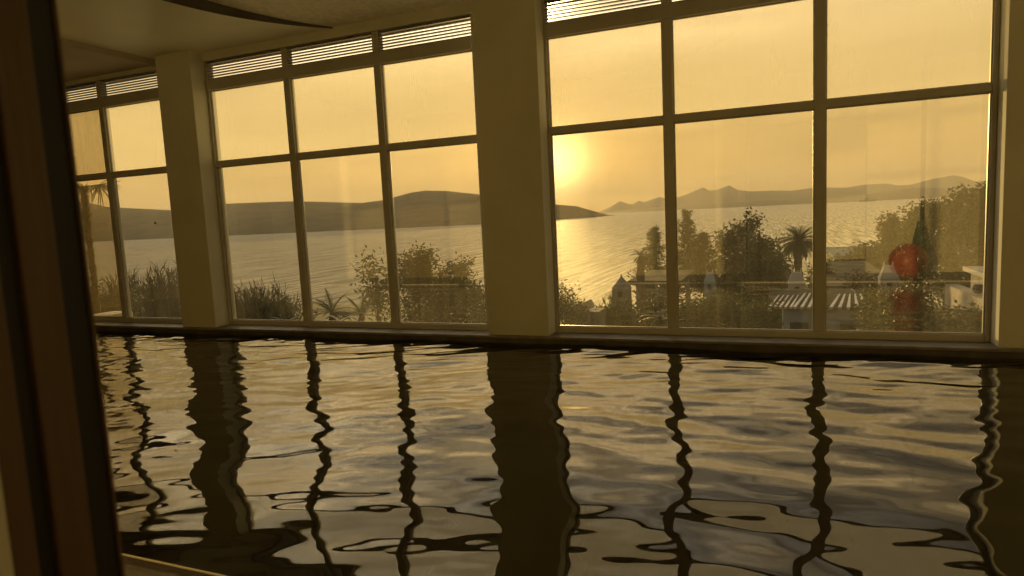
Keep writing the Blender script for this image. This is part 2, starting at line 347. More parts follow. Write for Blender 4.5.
# windows
def window(idx, x0, x1, mull, lb):
    root = empty('window_%d' % idx, ((x0+x1)/2, D, ZL), lb, 'window', kind='structure')
    fy0, fy1 = 7.455, 7.56
    gx0, gx1 = x0+.045, x1-.045
    parts = []
    b = MB().box(x0,gx0,fy0,fy1,ZL,LV1).box(gx1,x1,fy0,fy1,ZL,LV1)
    b.box(gx0,gx1,fy0,fy1,ZL,SILLG).box(gx0,gx1,7.44,fy1,HEAD,LV0)
    parts.append(b.build('outer_frame', M['frame'], bev=.006))
    parts.append(MB().box(gx0,gx1,fy0+.004,fy1-.004,TR0,TR1).build('transom', M['frame'], bev=.006))
    ex = [gx0] + [v for q in mull for v in (q-.052,q+.052)] + [gx1]
    for q in mull:
        parts.append(MB().box(q-.052,q+.052,fy0,fy1,SILLG,LV1).build('mullion', M['frame'], bev=.006))
    for i in range(0, len(ex), 2):
        a, c = ex[i], ex[i+1]
        for (z0,z1,mt,nm) in ((SILLG,TR0,'glass_low','lower_pane'),(TR1,HEAD,'glass_up','upper_pane')):
            pn = MB().box(a+.004,c-.004,7.497,7.503,z0+.003,z1-.003).build(nm, M[mt]); parts.append(pn)
            g = .012
            gb = MB().box(a,a+g,7.485,7.515,z0,z1).box(c-g,c,7.485,7.515,z0,z1).box(a+g,c-g,7.485,7.515,z0,z0+g).box(a+g,c-g,7.485,7.515,z1-g,z1)
            gb.build('glazing_bead', M['frame'], pn)
        nb = 7
        for k in range(nb):
            zc = LV0 + (k+.5)*(LV1-LV0)/nb
            s = MB().prism([(7.455,zc-.010),(7.46,zc-.016),(7.545,zc+.000),(7.545,zc+.008),(7.46,zc-.002)], a, c, 'x')
            parts.append(s.build('louvre_slat', M['louvre']))
    adopt(root, *parts)
window(1, -12.85, -8.44, (-10.01,-11.45), 'dusty gold lit window at the far left with a palm outside')
window(2, -7.755, -3.40, (-6.287,-4.81), 'middle window with three bays looking over the bay and hills')
window(3, -2.535, 1.885, (-1.117,.392), 'right window with three bays, the sun at its left edge')
# dead fly / specks on glass
o = MB().cone((-9.12,7.492),.018,.010,-.01,.03,8).build('speck', M['gasket']); o.location=(0,0,.16)
tag(o, 'small dark spot stuck on the left window pane', 'spot')

# ------------------------------------------------------------------ pool water
def wave_field():
    r = random.Random(11); out = []
    for i in range(34):
        L = .55 * (2.3/.55)**(r.random()); th = r.gauss(pi/2, .7)
        k = 2*pi/L; out.append((k*cos(th), k*sin(th), .0072*(L/1.0)**.25/k, r.random()*2*pi))
    for i in range(30):
        L = .14 * (.5/.14)**(r.random()); th = r.gauss(pi/2+.22, .38)
        k = 2*pi/L; out.append((k*cos(th), k*sin(th), .0088/k, r.random()*2*pi))
    return out
WV = wave_field()
rc = random.Random(4); CH = []
for i in range(16):
    L = .09*(.30/.09)**rc.random(); th = rc.random()*pi; k = 2*pi/L; CH.append((k*cos(th), k*sin(th), .012/k, rc.random()*6.28))
def wh(x, y):
    wx = x + .25*sin(y*1.3+.4); wy = y + .2*sin(x*.9)
    h = 0; g_ = .35+.65*min(1,max(0,(y-2.6)/2.6))
    for n_,(a,b_,c,p) in enumerate(WV): h += c*sin(a*wx+b_*wy+p)*(1 if n_ < 34 else g_)
    ch = min(1, max(0, (-3.2-x)/5.5))**1.3 * 1.1 + .10
    s = 0
    for a,b_,c,p in CH: s += c*sin(a*x+b_*y+p)
    return h*1.0 + s*ch
nx, ny = 900, 300
x0, x1, y0, y1 = XL, 4.0, PE-.02, 7.17
verts = []; faces = []
for j in range(ny+1):
    y = y0+(y1-y0)*j/ny
    for i in range(nx+1):
        x = x0+(x1-x0)*i/nx; verts.append((x,y,WAT+wh(x,y)))
for j in range(ny):
    for i in range(nx):
        q = j*(nx+1)+i; faces.append((q,q+1,q+nx+2,q+nx+1))
pw_ = mesh_obj('pool_water', verts, faces, M['water'], smooth=True)
tag(pw_, 'rippling dark pool water mirroring the windows and columns', 'water', kind='stuff')
o = MB().box(4.0,XR,PE-.02,7.17,WAT-.1,WAT).build('floor', M['coping']); tag(o, kind='structure')

# things in the room that show in the glass: a red ball and a closed green parasol on the deck
bx = (3.05, 1.35)
bm = bmesh.new(); bmesh.ops.create_uvsphere(bm, u_segments=32, v_segments=16, radius=.31); bpt = at(908,266,13.55)
me = bpy.data.meshes.new('beach_ball'); bm.to_mesh(me); bm.free(); me.materials.append(M['red'])
o = bpy.data.objects.new('beach_ball', me); C.objects.link(o); o.location = (bpt.x, 1.45, DECK+.31); me.polygons.foreach_set('use_smooth',[True]*len(me.polygons))
tag(o, 'large red ball on the pool deck, mirrored in the right window', 'ball')
pr = empty('folded_parasol', (2.40,.95,DECK), 'closed dark green parasol behind the red ball', 'parasol')
p1 = MB().cone((2.40,.95),.16,.03,DECK+.30,DECK+1.0,14,0).build('canopy', M['green'])
p2 = MB().tube([(2.40,.95,DECK),(2.40,.95,DECK+1.1)],.02).build('pole', M['whitetrim'])
p3 = MB().cone((2.40,.95),.22,.20,DECK,DECK+.07,16,0).build('base', M['stone'])
adopt(pr,p1,p2,p3)

# ------------------------------------------------------------------ sea, land, hills
SEA = -30.0
def terr(x, y):
    return max(SEA-6, -3.0 - .14*(y-8.5))
o = mesh_obj('sea', [(-30000,150,SEA),(30000,150,SEA),(30000,40000,SEA),(-30000,40000,SEA)], [(0,1,2,3)], M['sea']); tag(o, 'wide bay of glittering sea behind the trees', 'sea', kind='stuff')
verts = []; faces = []; nx, ny = 90, 70
for j in range(ny+1):
    y = 7.75 + 240*(j/ny)**1.6
    for i in range(nx+1):
        x = (-1.9 + 3.0*i/nx)*(y+25)
        verts.append((x,y,terr(x,y)+ (noise.noise(Vector((x*.1,y*.1,0)))*.5 if y>10 else 0)))
for j in range(ny):
    for i in range(nx):
        q = j*(nx+1)+i; faces.append((q,q+1,q+nx+2,q+nx+1))
o = mesh_obj('ground', verts, faces, M['ground'], smooth=True); tag(o, kind='structure')

def ridge(name, prof, Yr, Yf, Yback, mt, label, rough, seed, nseg=10, foot=None):
    # prof: silhouette in the photo; the ridge stands at depth Yr, its foot on the sea at Yf
    r = random.Random(seed); pts = []
    for (a,b_),(c,d) in zip(prof[:-1],prof[1:]):
        k = max(1,int((c-a)/1.2))
        for t in range(k):
            u = t/k; pts.append((a+(c-a)*u, b_+(d-b_)*u))
    pts.append(prof[-1])
    verts = []; faces = []; rows = 14
    for i,(px,py) in enumerate(pts):
        P = at(px,py,Yr); yf = Yf(px) if callable(Yf) else Yf
        h = max(1.0, P.z-SEA)
        for j in range(rows+1):
            t = j/rows
            if t <= .7:
                u = t/.7; y = yf + (Yr-yf)*u
                x = P.x*( (y/Yr)*.6+.4 )
                x = P.x*(y/Yr)
                z = SEA-2 + (h+2)*(1-(1-u)**1.5)
                z += h*.09*noise.noise(Vector((x/ (rough), y/rough, seed)))*sin(pi*u)*2
                if u == 1: z = P.z + h*.03*noise.noise(Vector((x/rough*7,seed,0)))
            else:
                u = (t-.7)/.3; y = Yr+(Yback-Yr)*u; x = P.x*(1+.1*u); z = P.z + (SEA-2-P.z)*u
            if j < rows and t <= .7 and u < 1: z = min(z, SEA-2+(P.z-SEA+2)*u*.995)
            verts.append((x,y,z))
    for i in range(len(pts)-1):
        for j in range(rows):
            q = i*(rows+1)+j; faces.append((q,q+rows+1,q+rows+2,q+1))
    o = mesh_obj(name, verts, faces, mt, smooth=True); tag(o, label, 'hill', kind='structure'); return o
near = [(20,192),(60,196),(81,199.5),(103,205),(119,206),(167,208.7),(200,204),(224,202),(260,200.5),(293,199.5),(330,200.6),(360,201.5),(385,198),(395,195),(410,190.5),(423,188.5),(445,189),(480,193),(520,198),(553,203.5),(575,205.5),(588,209.5),(597,215.5)]
def nf(px): return 2700 if px < 480 else 2700+ (px-480)/117*1300
ridge('hill', near, 4100, nf, 5200, M['hill'], 'long dark wooded headland across the bay behind the left windows', 420, 3)
far = [(560,214),(599,211.7),(609,207.2),(620,200.5),(627,203),(632,204),(639,200),(644,201.6),(660,196),(663,197),(676.5,197),(685,194),(691,191.4),(703,186.2),(709.5,189.7),(719,188),(729,184),(737.5,189),(752,190.7),(769,189.7),(780,189.7),(792,189.9),(805,188),(815,186.4),(846,187),(863,183.8),(886,182.4),(897.6,184.8),(911,183.8),(932,178),(953.6,174),(965,176.5),(975,180.5),(990,180.5),(1060,182)]
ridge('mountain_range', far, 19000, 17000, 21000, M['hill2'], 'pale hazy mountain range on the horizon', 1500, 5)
mid = [(590,213.5),(615,211),(640,208.5),(676,206),(709.5,203),(742,201),(762,199.6),(792,200),(815,201),(827,199),(850,198.6),(866,193.7),(886,191.4),(906,187.4),(919,187),(952,188),(990,186),(1060,186)]
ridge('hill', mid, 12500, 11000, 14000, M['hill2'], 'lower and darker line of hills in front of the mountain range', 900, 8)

# sea haze: a shallow layer of humid air over the bay
m, ns, ls = new_mat('sea_haze'); out = N(ns,'ShaderNodeOutputMaterial'); vs_ = N(ns,'ShaderNodeVolumeScatter')
vs_.inputs['Color'].default_value = (1,.93,.8,1); vs_.inputs['Density'].default_value = 4.5e-5; vs_.inputs['Anisotropy'].default_value = .1
ls.new(vs_.outputs[0], out.inputs['Volume'])
o = MB().box(-26000,26000,600,24000,SEA+.5,900).build('haze', m); tag(o, 'thin golden haze hanging over the bay', 'haze', kind='stuff')

# ------------------------------------------------------------------ plants
def leaf_quads(V, Fc, p, r, L, W, tilt=None):
    d = Vector((r.gauss(0,1), r.gauss(0,1), r.gauss(0,.7) if tilt is None else tilt+r.gauss(0,.3))).normalized()
    s = d.cross(Vector((r.gauss(0,1),r.gauss(0,1),r.gauss(0,1)))).normalized()
    b = len(V)
    V += [p, p+d*L*.45+s*W*.5, p+d*L, p+d*L*.45-s*W*.5]; Fc.append((b,b+1,b+2,b+3))
def branch_skeleton(b, base, top, r0, targets, r):
    base = Vector(base); top = Vector(top)
    mid_ = (base+top)/2 + Vector((r.uniform(-.1,.1)*(top-base).length*.5,0,0))
    b.tube([base, mid_, top],[r0,r0*.7,r0*.35],7)
    for t in targets:
        s = base.lerp(top, r.uniform(.35,.85)); t = Vector(t)
        q = s.lerp(t,.55)+Vector((0,0,(t-s).length*.08))
        b.tube([s,q,t],[r0*.4,r0*.25,r0*.08],5)
def broad_tree(name, label, cat, px0, px1, pt, pb, Y, leafmat='leaf', n=5000, leafL=None, seed=1, blobs=None, sparse=0., group=None, trunk=True):
    r = random.Random(seed)
    A = at(px0,pb,Y); B = at(px1,pb,Y); T = at((px0+px1)/2,pt,Y)
    W = (B-A).length; zb = (A.z+B.z)/2; H = T.z-zb; cxm = (A.x+B.x)/2
    g = terr(cxm, Y)
    root = empty(name, (cxm,Y,g), label, cat, group)
    if blobs is None:
        blobs = []
        for i in range(9):
            u = r.uniform(.12,.88); v = r.uniform(.15,.85)*(1-abs(u-.5)*.9)
            blobs.append((u,v,r.uniform(.16,.26)))
        blobs += [(.5,.5,.4),(.3,.3,.28),(.7,.3,.28)]
    V = []; Fc = []; cent = []
    for (u,v,s) in blobs: cent.append((Vector((A.x+(B.x-A.x)*u, Y+r.uniform(-.25,.25)*W, zb+H*v)), s))
    L0 = leafL or max(.05, W*.035)
    tips = []
    for c, s in cent:
        for i in range(int(10+170*s)):
            q = Vector((r.gauss(0,1),r.gauss(0,1),r.gauss(0,1)+.25)).normalized()
            rr = r.uniform(.35,1.12)**.8
            tips.append((c + Vector((q.x*s*W*rr, q.y*s*W*.8*rr, q.z*s*H*rr)), (q+Vector((0,0,.7))).normalized()))
    per = max(3, n//len(tips)); cr_l = L0*1.5
    for p0, q in tips:
        for i in range(per):
            t = r.uniform(-1.2,1.6)
            p = p0 + q*t*cr_l*1.2 + Vector((r.gauss(0,1),r.gauss(0,1),r.gauss(0,1)))*cr_l*(.55 if t < .3 else .25)
            leaf_quads(V,Fc,p,r,L0*r.uniform(.6,1.3),L0*.42)
    fo = mesh_obj('foliage', V, Fc, M[leafmat])
    b = MB(); branch_skeleton(b,(cxm,Y,g-.2),(cxm,Y,zb+H*.75),max(.03,W*.025),[c for c,_ in cent],r)
    tk = b.build('trunk', M['bark'])
    adopt(root, fo, tk); return root
def conifer(name, label, px, pt, pb, Y, wpx, seed, leafmat='leaf3', droop=.15, n=26, group=None, lean=0):
    r = random.Random(seed); T = at(px,pt,Y); B = at(px,pb,Y); g = terr(T.x,Y)
    W = abs(at(px+wpx,pb,Y).x-at(px,pb,Y).x)/2
    root = empty(name,(T.x,Y,g),label,'tree',group)
    b = MB(); b.tube([(T.x,Y,g-.2),(T.x,Y,T.z)],[.16,.03],7)
    V=[];Fc=[]
    H = T.z-B.z
    for i in range(n):
        z = B.z + H*(i/n)**.95; rad = (W*(1-i/n)**.75+.06*W)*r.uniform(.55,1.25); kk = .35+.65*rad/W
        for k in range(4):
            a = r.random()*2*pi; st = Vector((T.x,Y,z)); hh = Vector((cos(a)*rad, sin(a)*rad, 0))
            tip = st+hh+Vector((0,0,rad*r.uniform(.15,.75))); md = st+hh*.6+Vector((0,0,rad*.05))
            b.tube([st,md,tip],[.03,.02,.01],4)
            for t in range(64):
                u = r.uniform(.15,1.1); p = (st.lerp(md,u/.6) if u < .6 else md.lerp(tip,(u-.6)/.4))
                p = p+Vector((r.gauss(0,1),r.gauss(0,1),r.gauss(0,.8)))*W*.10*kk*(1.3-u*.6)
                leaf_quads(V,Fc,p,r,.20*W*kk*r.uniform(.5,1.2),.055*W*kk,.5)
    fo = mesh_obj('foliage',V,Fc,M[leafmat]); tk=b.build('trunk',M['bark']); adopt(root,fo,tk); return root
def palm(name, label, px, py, Y, spx, seed, nf_=34, fan=False, trunk_r=.16, group=None, cat='palm tree', lo=-.75, leafmat='palmleaf', dr=1.15, lfs=.26, pw=.014):
    r = random.Random(seed); P = at(px,py,Y); g = terr(P.x,Y); L = abs(at(px+spx,py,Y).x-P.x)
    root = empty(name,(P.x,Y,g),label,cat,group)
    b = MB(); k = 14
    pts = [Vector((P.x+.05*sin(i),Y,g-.2+(P.z-g+.2)*i/k)) for i in range(k+1)]
    b.tube(pts,[trunk_r*(1.15 if i%2 else .95) for i in range(k+1)],10)
    V=[];Fc=[]
    for i in range(nf_):
        a = 2*pi*i/nf_*2.618; up = r.uniform(lo,1.5); ll = L*r.uniform(.8,1.1)
        h = Vector((cos(a),sin(a),0)); prev=None; seg=12
        for s in range(seg+1):
            t = s/seg; el = up - t*dr
            if s == 0: p = P.copy()
            else: p = prev + (h*cos(el)+Vector((0,0,sin(el))))*ll/seg
            if prev is not None:
                side = h.cross(Vector((0,0,1)))
                b0=len(V); w_=.012*L; V += [prev-side*w_,prev+side*w_,p+side*w_,p-side*w_]; Fc.append((b0,b0+1,b0+2,b0+3))
                for sg in (-1,1):
                    for q in range(3):
                        o_ = prev.lerp(p,q/3); lf = L*lfs*sin(pi*min(.97,max(.12,t+.05)))**.6
                        d = (side*sg*.6+(p-prev).normalized()*.8+Vector((0,0,-.15+r.gauss(0,.12)))).normalized()
                        e_ = o_+d*lf; b0=len(V); ww=h*L*pw
                        V += [o_-ww,o_+ww,e_+ww*.2,e_-ww*.2]; Fc.append((b0,b0+1,b0+2,b0+3))
            prev = p
    fo = mesh_obj('fronds',V,Fc,M[leafmat]); tk=b.build('trunk',M['bark']); adopt(root,fo,tk); return root
def spiky(name, label, cat, px0, px1, pt, pb, Y, n, seed, leafmat='leaf', group=None, lw=.03):
    # shrub of upright feathery stems
    r = random.Random(seed); A = at(px0,pb,Y); B = at(px1,pb,Y); T = at((px0+px1)/2,pt,Y); g = terr(A.x,Y)
    root = empty(name,((A.x+B.x)/2,Y,g),label,cat,group); V=[];Fc=[]; cxm=(A.x+B.x)/2; W=B.x-A.x; H=T.z-g; b=MB()
    for i in range(n):
        u = r.uniform(-.5,.5); base = Vector((cxm+u*W*.55, Y+r.uniform(-.3,.3)*W, g))
        hh = H*(1-abs(u)*.55)*r.uniform(.62,1.04)
        top = base+Vector((u*W*.55+r.gauss(0,.05)*W, r.gauss(0,.15)*W, hh))
        if i % 4 == 0: b.tube([base,base.lerp(top,.5)+Vector((0,0,.03)),top],[.012,.009,.003],4)
        for k in range(20):
            t = r.uniform(.15,1.0); p = base.lerp(top,t)+Vector((r.gauss(0,.02),r.gauss(0,.02),0))*W
            d = ((top-base).normalized()+Vector((r.gauss(0,.45),r.gauss(0,.45),r.gauss(0,.2)))).normalized()
            s = d.cross(Vector((r.gauss(0,1),r.gauss(0,1),.1))).normalized(); L_=.13*H*r.uniform(.6,1.3); b0=len(V)
            V += [p-s*lw*.5,p+s*lw*.5,p+d*L_]; Fc.append((b0,b0+1,b0+2))
    fo = mesh_obj('foliage',V,Fc,M[leafmat]); st=b.build('stems',M['bark']); adopt(root,fo,st); return root

# left window
def fan_palm(px,py,Y):
    r = random.Random(5); P = at(px,py,Y); g = terr(P.x,Y)
    root = empty('fan_palm',(P.x,Y,g),'tall fan palm with shaggy trunk outside the left window','palm tree')
    V=[];Fc=[]; b=MB(); k=30
    b.tube([(P.x,Y,g-.2+(P.z-g+.2)*i/k) for i in range(k+1)],[.055 if i%2 else .07 for i in range(k+1)],10)
    for i in range(420):                       # old leaf bases
        z = P.z - r.random()**1.3*2.9; a=r.random()*6.28; p=Vector((P.x+cos(a)*.05,Y+sin(a)*.05,z)); d=Vector((cos(a)*.5,sin(a)*.5,r.uniform(-.2,.8))).normalized()
        s=d.cross(Vector((0,0,1))).normalized(); b0=len(V); L_=r.uniform(.08,.2); V+=[p-s*.03,p+s*.03,p+d*L_]; Fc.append((b0,b0+1,b0+2))
    db = mesh_obj('leaf_bases',V,Fc,M['dryleaf'])
    V=[];Fc=[]
    for i,(a,el) in enumerate(((-.1,.02),(.9,.1),(-1.3,.1),(pi,.1),(2.2,.0))):
        d = Vector((cos(a)*cos(el),sin(a)*cos(el),sin(el))); q = P+d*(.64 if i==0 else .35)
        b.tube([P,q],[.014,.010],4)
        side = d.cross(Vector((0,0,1))).normalized() if i else Vector((0,.25,1)).normalized(); up = side.cross(d)
        for j in range(26):
            if i == 0 and j % 2: continue
            th = -2.0+4.0*j/25 if i else -3.0+3.5*j/25; bd = (d*cos(th)+side*sin(th)*.9+up*.25*sin(j*2.1)*.3).normalized(); L_=(.95 if i==0 else .6)*(.8+.2*cos(th))
            e_ = q+bd*L_*.8+Vector((0,0,(-.14 if i else -.04)*r.uniform(.3,1.6))); s2 = bd.cross(up).normalized()*.02; b0=len(V)
            V += [q-s2*.3,q+bd*L_*.5-s2,e_,q+bd*L_*.5+s2,q+s2*.3]; Fc.append((b0,b0+1,b0+2,b0+3,b0+4))
    fo = mesh_obj('fronds',V,Fc,M['palmleaf']); tk=b.build('trunk',M['bark']); adopt(root,fo,tk); db.parent = tk
fan_palm(83,187,10.3)
broad_tree('rounded_shrub','rounded dark shrub at the foot of the palm, left window','shrub',74,128,276,318,11.6,'leaf',6000,.07,21)
spiky('feathery_shrub','feathery upright shrub in the left window beside the column','shrub',120,192,266,322,14.8,480,22,'leaf3')
spiky('feathery_shrub','feathery shrub at the left corner of the middle window','shrub',218,282,282,322,12.8,420,23,'leaf3')
broad_tree('low_shrub','low clump of leaves between the feathery shrub and first mullion','shrub',264,292,302,324,15,'leaf',1800,.10,24)
# agave blades
def agave(px,py,Y,label,Lm,seed,n=14):
    r=random.Random(seed); P=at(px,py,Y); g=terr(P.x,Y); P.z=max(P.z-.3,g)
    root=empty('agave',(P.x,Y,g),label,'plant'); V=[];Fc=[]
    for i in range(n):
        a=2*pi*i/n; up=r.uniform(.25,1.1); prev=P.copy(); h=Vector((cos(a),sin(a),0)); side=h.cross(Vector((0,0,1))); last=None
        for s in range(7):
            t=s/6; w_=Lm*.07*sin(pi*(.15+.85*t))+.004; el=up-t*1.1
            p=prev if s==0 else prev+(h*cos(el)+Vector((0,0,sin(el))))*Lm/6
            b0=len(V); V+=[p-side*w_,p+side*w_]
            if last is not None: Fc.append((last,last+1,b0+1,b0))
            last=b0; prev=p
    fo=mesh_obj('blades',V,Fc,M['palmleaf'],root); fo.matrix_parent_inverse=Matrix.Translation(-root.location)
    if P.z-g>.2:
        st=MB().tube([(P.x,Y,g-.1),(P.x,Y,P.z)],[.12,.09],8).build('stem',M['bark']); adopt(root,st)
agave(285,312,12,'agave with one long curved blade in the middle window',.62,31)
palm('dwarf_palm','dwarf palm right of the first mullion of the middle window',332,313,15.2,24,32,26,trunk_r=.10,cat='palm',lo=.0,dr=.8,lfs=.2,pw=.018)
palm('dwarf_palm','dwarf palm left of the sapling in the middle window',361,315,18.4,24,33,24,trunk_r=.10,cat='palm',lo=.0,dr=.8,lfs=.2,pw=.018)
# big tree and sapling, middle window
broad_tree('bushy_tree','large bushy tree filling the right bay of the middle window','tree',398,492,252,330,15,'leaf2',15000,.11,41,
  blobs=[(.30,.86,.14),(.24,.72,.17),(.42,.76,.15),(.15,.52,.16),(.36,.5,.24),(.60,.55,.17),(.66,.38,.22),(.80,.42,.13),(.85,.22,.18),(.5,.2,.3),(.2,.2,.24),(.66,.72,.08),(.98,.1,.12),(.68,.1,.25),(.35,.05,.25)])
broad_tree('sapling','thin leafy sapling left of the second mullion, middle window','tree',366,390,262,322,12.6,'leaf',300,.12,42,
  blobs=[(.2,.9,.16),(.4,.75,.16),(.55,.6,.2),(.7,.45,.25),(.8,.2,.35),(.4,.35,.2),(.9,.65,.2)])
# right window, first bay
broad_tree('olive_shrub','olive shrub in the lower left corner of the right window','shrub',545,584,286,330,13,'leaf',3500,.07,51)
spiky('feathery_shrub','low feathery shrub right of the olive shrub in the right window','shrub',566,600,299,326,16,60,52,'leaf')
spiky('feathery_shrub','low feathery shrub at the left foot of the pointed stone tower','shrub',596,622,292,326,18.3,70,53,'leaf')
conifer('conifer','pale green conifer behind the flat pergola roof',653,227,300,46,46,54,'leaf')
palm('date_palm','small date palm left of the pergola, first bay of the right window',641,256,27,14,55,26,trunk_r=.16)
# second bay
conifer('tall_conifer','tall dark conifer beside the first mullion of the right window',687,210,292,41,52,56,'leaf3')
conifer('conifer','shorter dark conifer right of the tall conifer',704,232,292,37.5,44,57,'leaf3')
broad_tree('windblown_tree','windblown dark tree between the conifers and the big palm',  'tree',720,756,223,292,35.5,'leaf',5000,.22,58,
  blobs=[(.12,.72,.12),(.25,.55,.15),(.5,.74,.14),(.72,.86,.10),(.9,.96,.07),(.62,.5,.16),(.45,.3,.28),(.2,.2,.25),(.8,.25,.22)])
broad_tree('windblown_tree','lower windblown tree just left of the big palm','tree',750,786,240,296,32.5,'leaf',7000,.2,59,
  blobs=[(.1,.85,.14),(.2,.7,.18),(.45,.72,.16),(.62,.5,.2),(.5,.3,.3),(.8,.5,.15),(.2,.35,.25),(.85,.2,.22)])
palm('date_palm','big date palm left of the second mullion of the right window',799,241,36,27,60,90,trunk_r=.18,lfs=.24,lo=-1.0)
broad_tree('leafy_shrub','leafy shrub under the big palm','shrub',806,832,262,300,41,'leaf',2200,.25,61)
broad_tree('leafy_shrub','leafy shrub left of the pale blue roofed building','shrub',826,848,256,290,60,'leaf',2200,.35,62)
broad_tree('leafy_shrub','leafy shrub between the striped roofs and the tree row','shrub',846,880,278,300,28,'leaf3',2200,.16,63)
# third bay: row of trees on the right
for (a,c,t,b_,Y,mt,sd,lb) in ((882,918,222,290,58,'leaf2',71,'pale green tree at the left end of the row, third bay'),
    (905,938,208,290,52,'leaf2',72,'pale green tree second in the row, third bay'),
    (928,962,211,292,46,'leaf',73,'olive tree in the middle of the row, third bay'),
    (950,984,200,292,40,'leaf',74,'dark olive tree near the right end of the row'),
    (970,1010,193,292,34.5,'leaf3',75,'darkest and tallest tree of the row at the right frame')):
    r=random.Random(sd)
    bl=[(r.uniform(.1,.9),.95-r.random()*.15,.11) for _ in range(5)]+[(.5,.6,.4),(.3,.35,.35),(.7,.35,.35),(.5,.15,.45),(.15,.6,.2),(.85,.65,.2)]
    broad_tree('bushy_tree',lb,'tree',a,c,t,b_,Y,mt,9000,.26,sd,blobs=bl,group='row of trees in the right window')
for (a,c,t,Y,sd,lb) in ((858,884,250,70,76,'small far tree left of the row, behind the blue roof'),):
    broad_tree('far_tree',lb,'tree',a,c,t,275,Y,'leaf3',2500,.5,sd)
# hedges / planting below
hed = [(600,650,304,332,19.5,'dense low shrub below the pointed stone tower','leaf'),
       (636,676,300,334,16.8,'dense low shrub under the pergola roof','leaf'),
       (676,712,296,334,20,'dense low shrub right of the first mullion, right window','leaf'),
       (704,742,298,336,16.5,'yellow green shrub in the second bay of the right window','leaf2'),
       (734,776,300,336,18.8,'yellow green shrub left of the blue walled house','leaf2'),
       (860,900,292,340,16.5,'yellow green shrub right of the blue walled house','leaf2'),
       (890,934,290,342,14.6,'yellow green shrub in the middle of the third bay','leaf2'),
       (925,965,308,342,22.5,'low green shrub below the terrace wall','leaf'),
       (952,1000,320,344,12.6,'low dark shrub in the lower right corner of the window','leaf3')]
for i,(a,c,t,b_,Y,lb,mt) in enumerate(hed):
    broad_tree('garden_shrub',lb,'shrub',a,c,t,b_,Y,mt,3200,.12,80+i,group='garden shrubs below the right window')

# ------------------------------------------------------------------ buildings
def box_px(px0,px1,pt,pb,Y,dep): 
    A=at(px0,pb,Y); B=at(px1,pb,Y); T=at((px0+px1)/2,pt,Y); return A.x,B.x,Y,Y+dep,(A.z+B.z)/2,T.z
def tower(name,label,px0,px1,pt,pb,Y,mt,pins):
    x0,x1,y0,y1,z0,z1 = box_px(px0,px1,pt,pb,Y,(at(px1,pb,Y).x-at(px0,pb,Y).x)); cx=(x0+x1)/2; cyy=(y0+y1)/2; g=terr(cx,Y); W=(x1-x0)
    root=empty(name,(cx,cyy,g),label,'tower')
    H=z1-z0
    w_=MB().cone((cx,cyy),W*.70,W*.62,g-.3,z0+H*.45).build('shaft',M[mt])
    c_=MB().cone((cx,cyy),W*.66,W*(.10 if pins==1 else .30),z0+H*.45,z0+H*.85).build('cap',M[mt])
    for k in range(pins):
        ox = 0 if pins==1 else (k-.5)*W*.42
        MB().cone((cx+ox,cyy),W*.11,W*.02,z0+H*.80,z1,4).build('pinnacle',M[mt],c_)
    v_=MB().box(cx-W*.12,cx+W*.12,cyy-W*.50,cyy-W*.40,z0+H*.12,z0+H*.34).build('vent',M['glassdark'])
    adopt(root,w_,c_,v_)
tower('pointed_tower','dark grey stone tower with a pointed top, first bay of right window',611,629,275,300,28,'stone',1)
tower('chimney_tower','pale tower standing in front of the tall conifer',703,716,270,292,32,'bluewall',2)
tower('chimney_tower','white tower with two pinnacles below the big palm',787,807,269,296,30,'white',2)
tower('chimney_tower','white tower with two pinnacles at the foot of the tree row',879,900,262,293,26,'white',2)
# pergola with flat roof
def slab_house(name,label,px0,px1,pt,pb,Y,dep,wall,roof,nwin,posts=False,cat='building'):
    x0,x1,y0,y1,z0,z1=box_px(px0,px1,pt,pb,Y,dep); g=min(terr(x0,y0),terr(x0,y1))-.3; root=empty(name,((x0+x1)/2,Y,g),label,cat); obs=[]
    th=max(.18,(z1-z0)*.14)
    obs.append(MB().box(x0-.3,x1+.3,y0-.4,y1,z1-th,z1).build('roof',M[roof]))
    if posts:
        for k in range(4):
            x=x0+.1+(x1-x0-.2)*k/3; obs.append(MB().box(x-.09,x+.09,y0,y0+.18,g,z1-th).build('post',M[wall]))
            obs.append(MB().box(x-.09,x+.09,y1-.3,y1-.12,g,z1-th).build('post',M[wall]))
    else:
        obs.append(MB().box(x0,x1,y0,y1,g,z1-th).build('wall',M[wall]))
        for k in range(nwin):
            xc=x0+(x1-x0)*(k+.5)/nwin; ww=(x1-x0)/nwin*.32; zc=z0+(z1-z0)*.4; hh=(z1-z0)*.2
            obs.append(MB().box(xc-ww,xc+ww,y0-.04,y0+.04,zc-hh,zc+hh).build('window',M['glassdark']))
    adopt(root,*obs); return root
slab_house('pergola','flat roofed pergola in front of the pale green conifer',636,676,280,296,30,5,'stone','roofgrey',0,True,'pergola')
slab_house('long_building','long building with a pale blue roof on the shore behind the third bay',836,884,255,272,75,14,'roofgrey','blueroof',7)
slab_house('flat_house','flat roofed house below the blue roofed building',828,880,274,286,46,10,'stone','roofgrey',3)
slab_house('flat_house','flat roofed house behind the striped roofs, third bay',822,900,285,296,34,5,'white','roofgrey',2)
slab_house('terrace_house','grey terrace house with a white roof slab at the right frame',992,1012,273,284,30,3,'stone','white',2)
slab_house('flat_house','low dark roofed house between the conifers and the towers',706,785,285,298,43.5,4,'roofgrey','roofgrey',3)
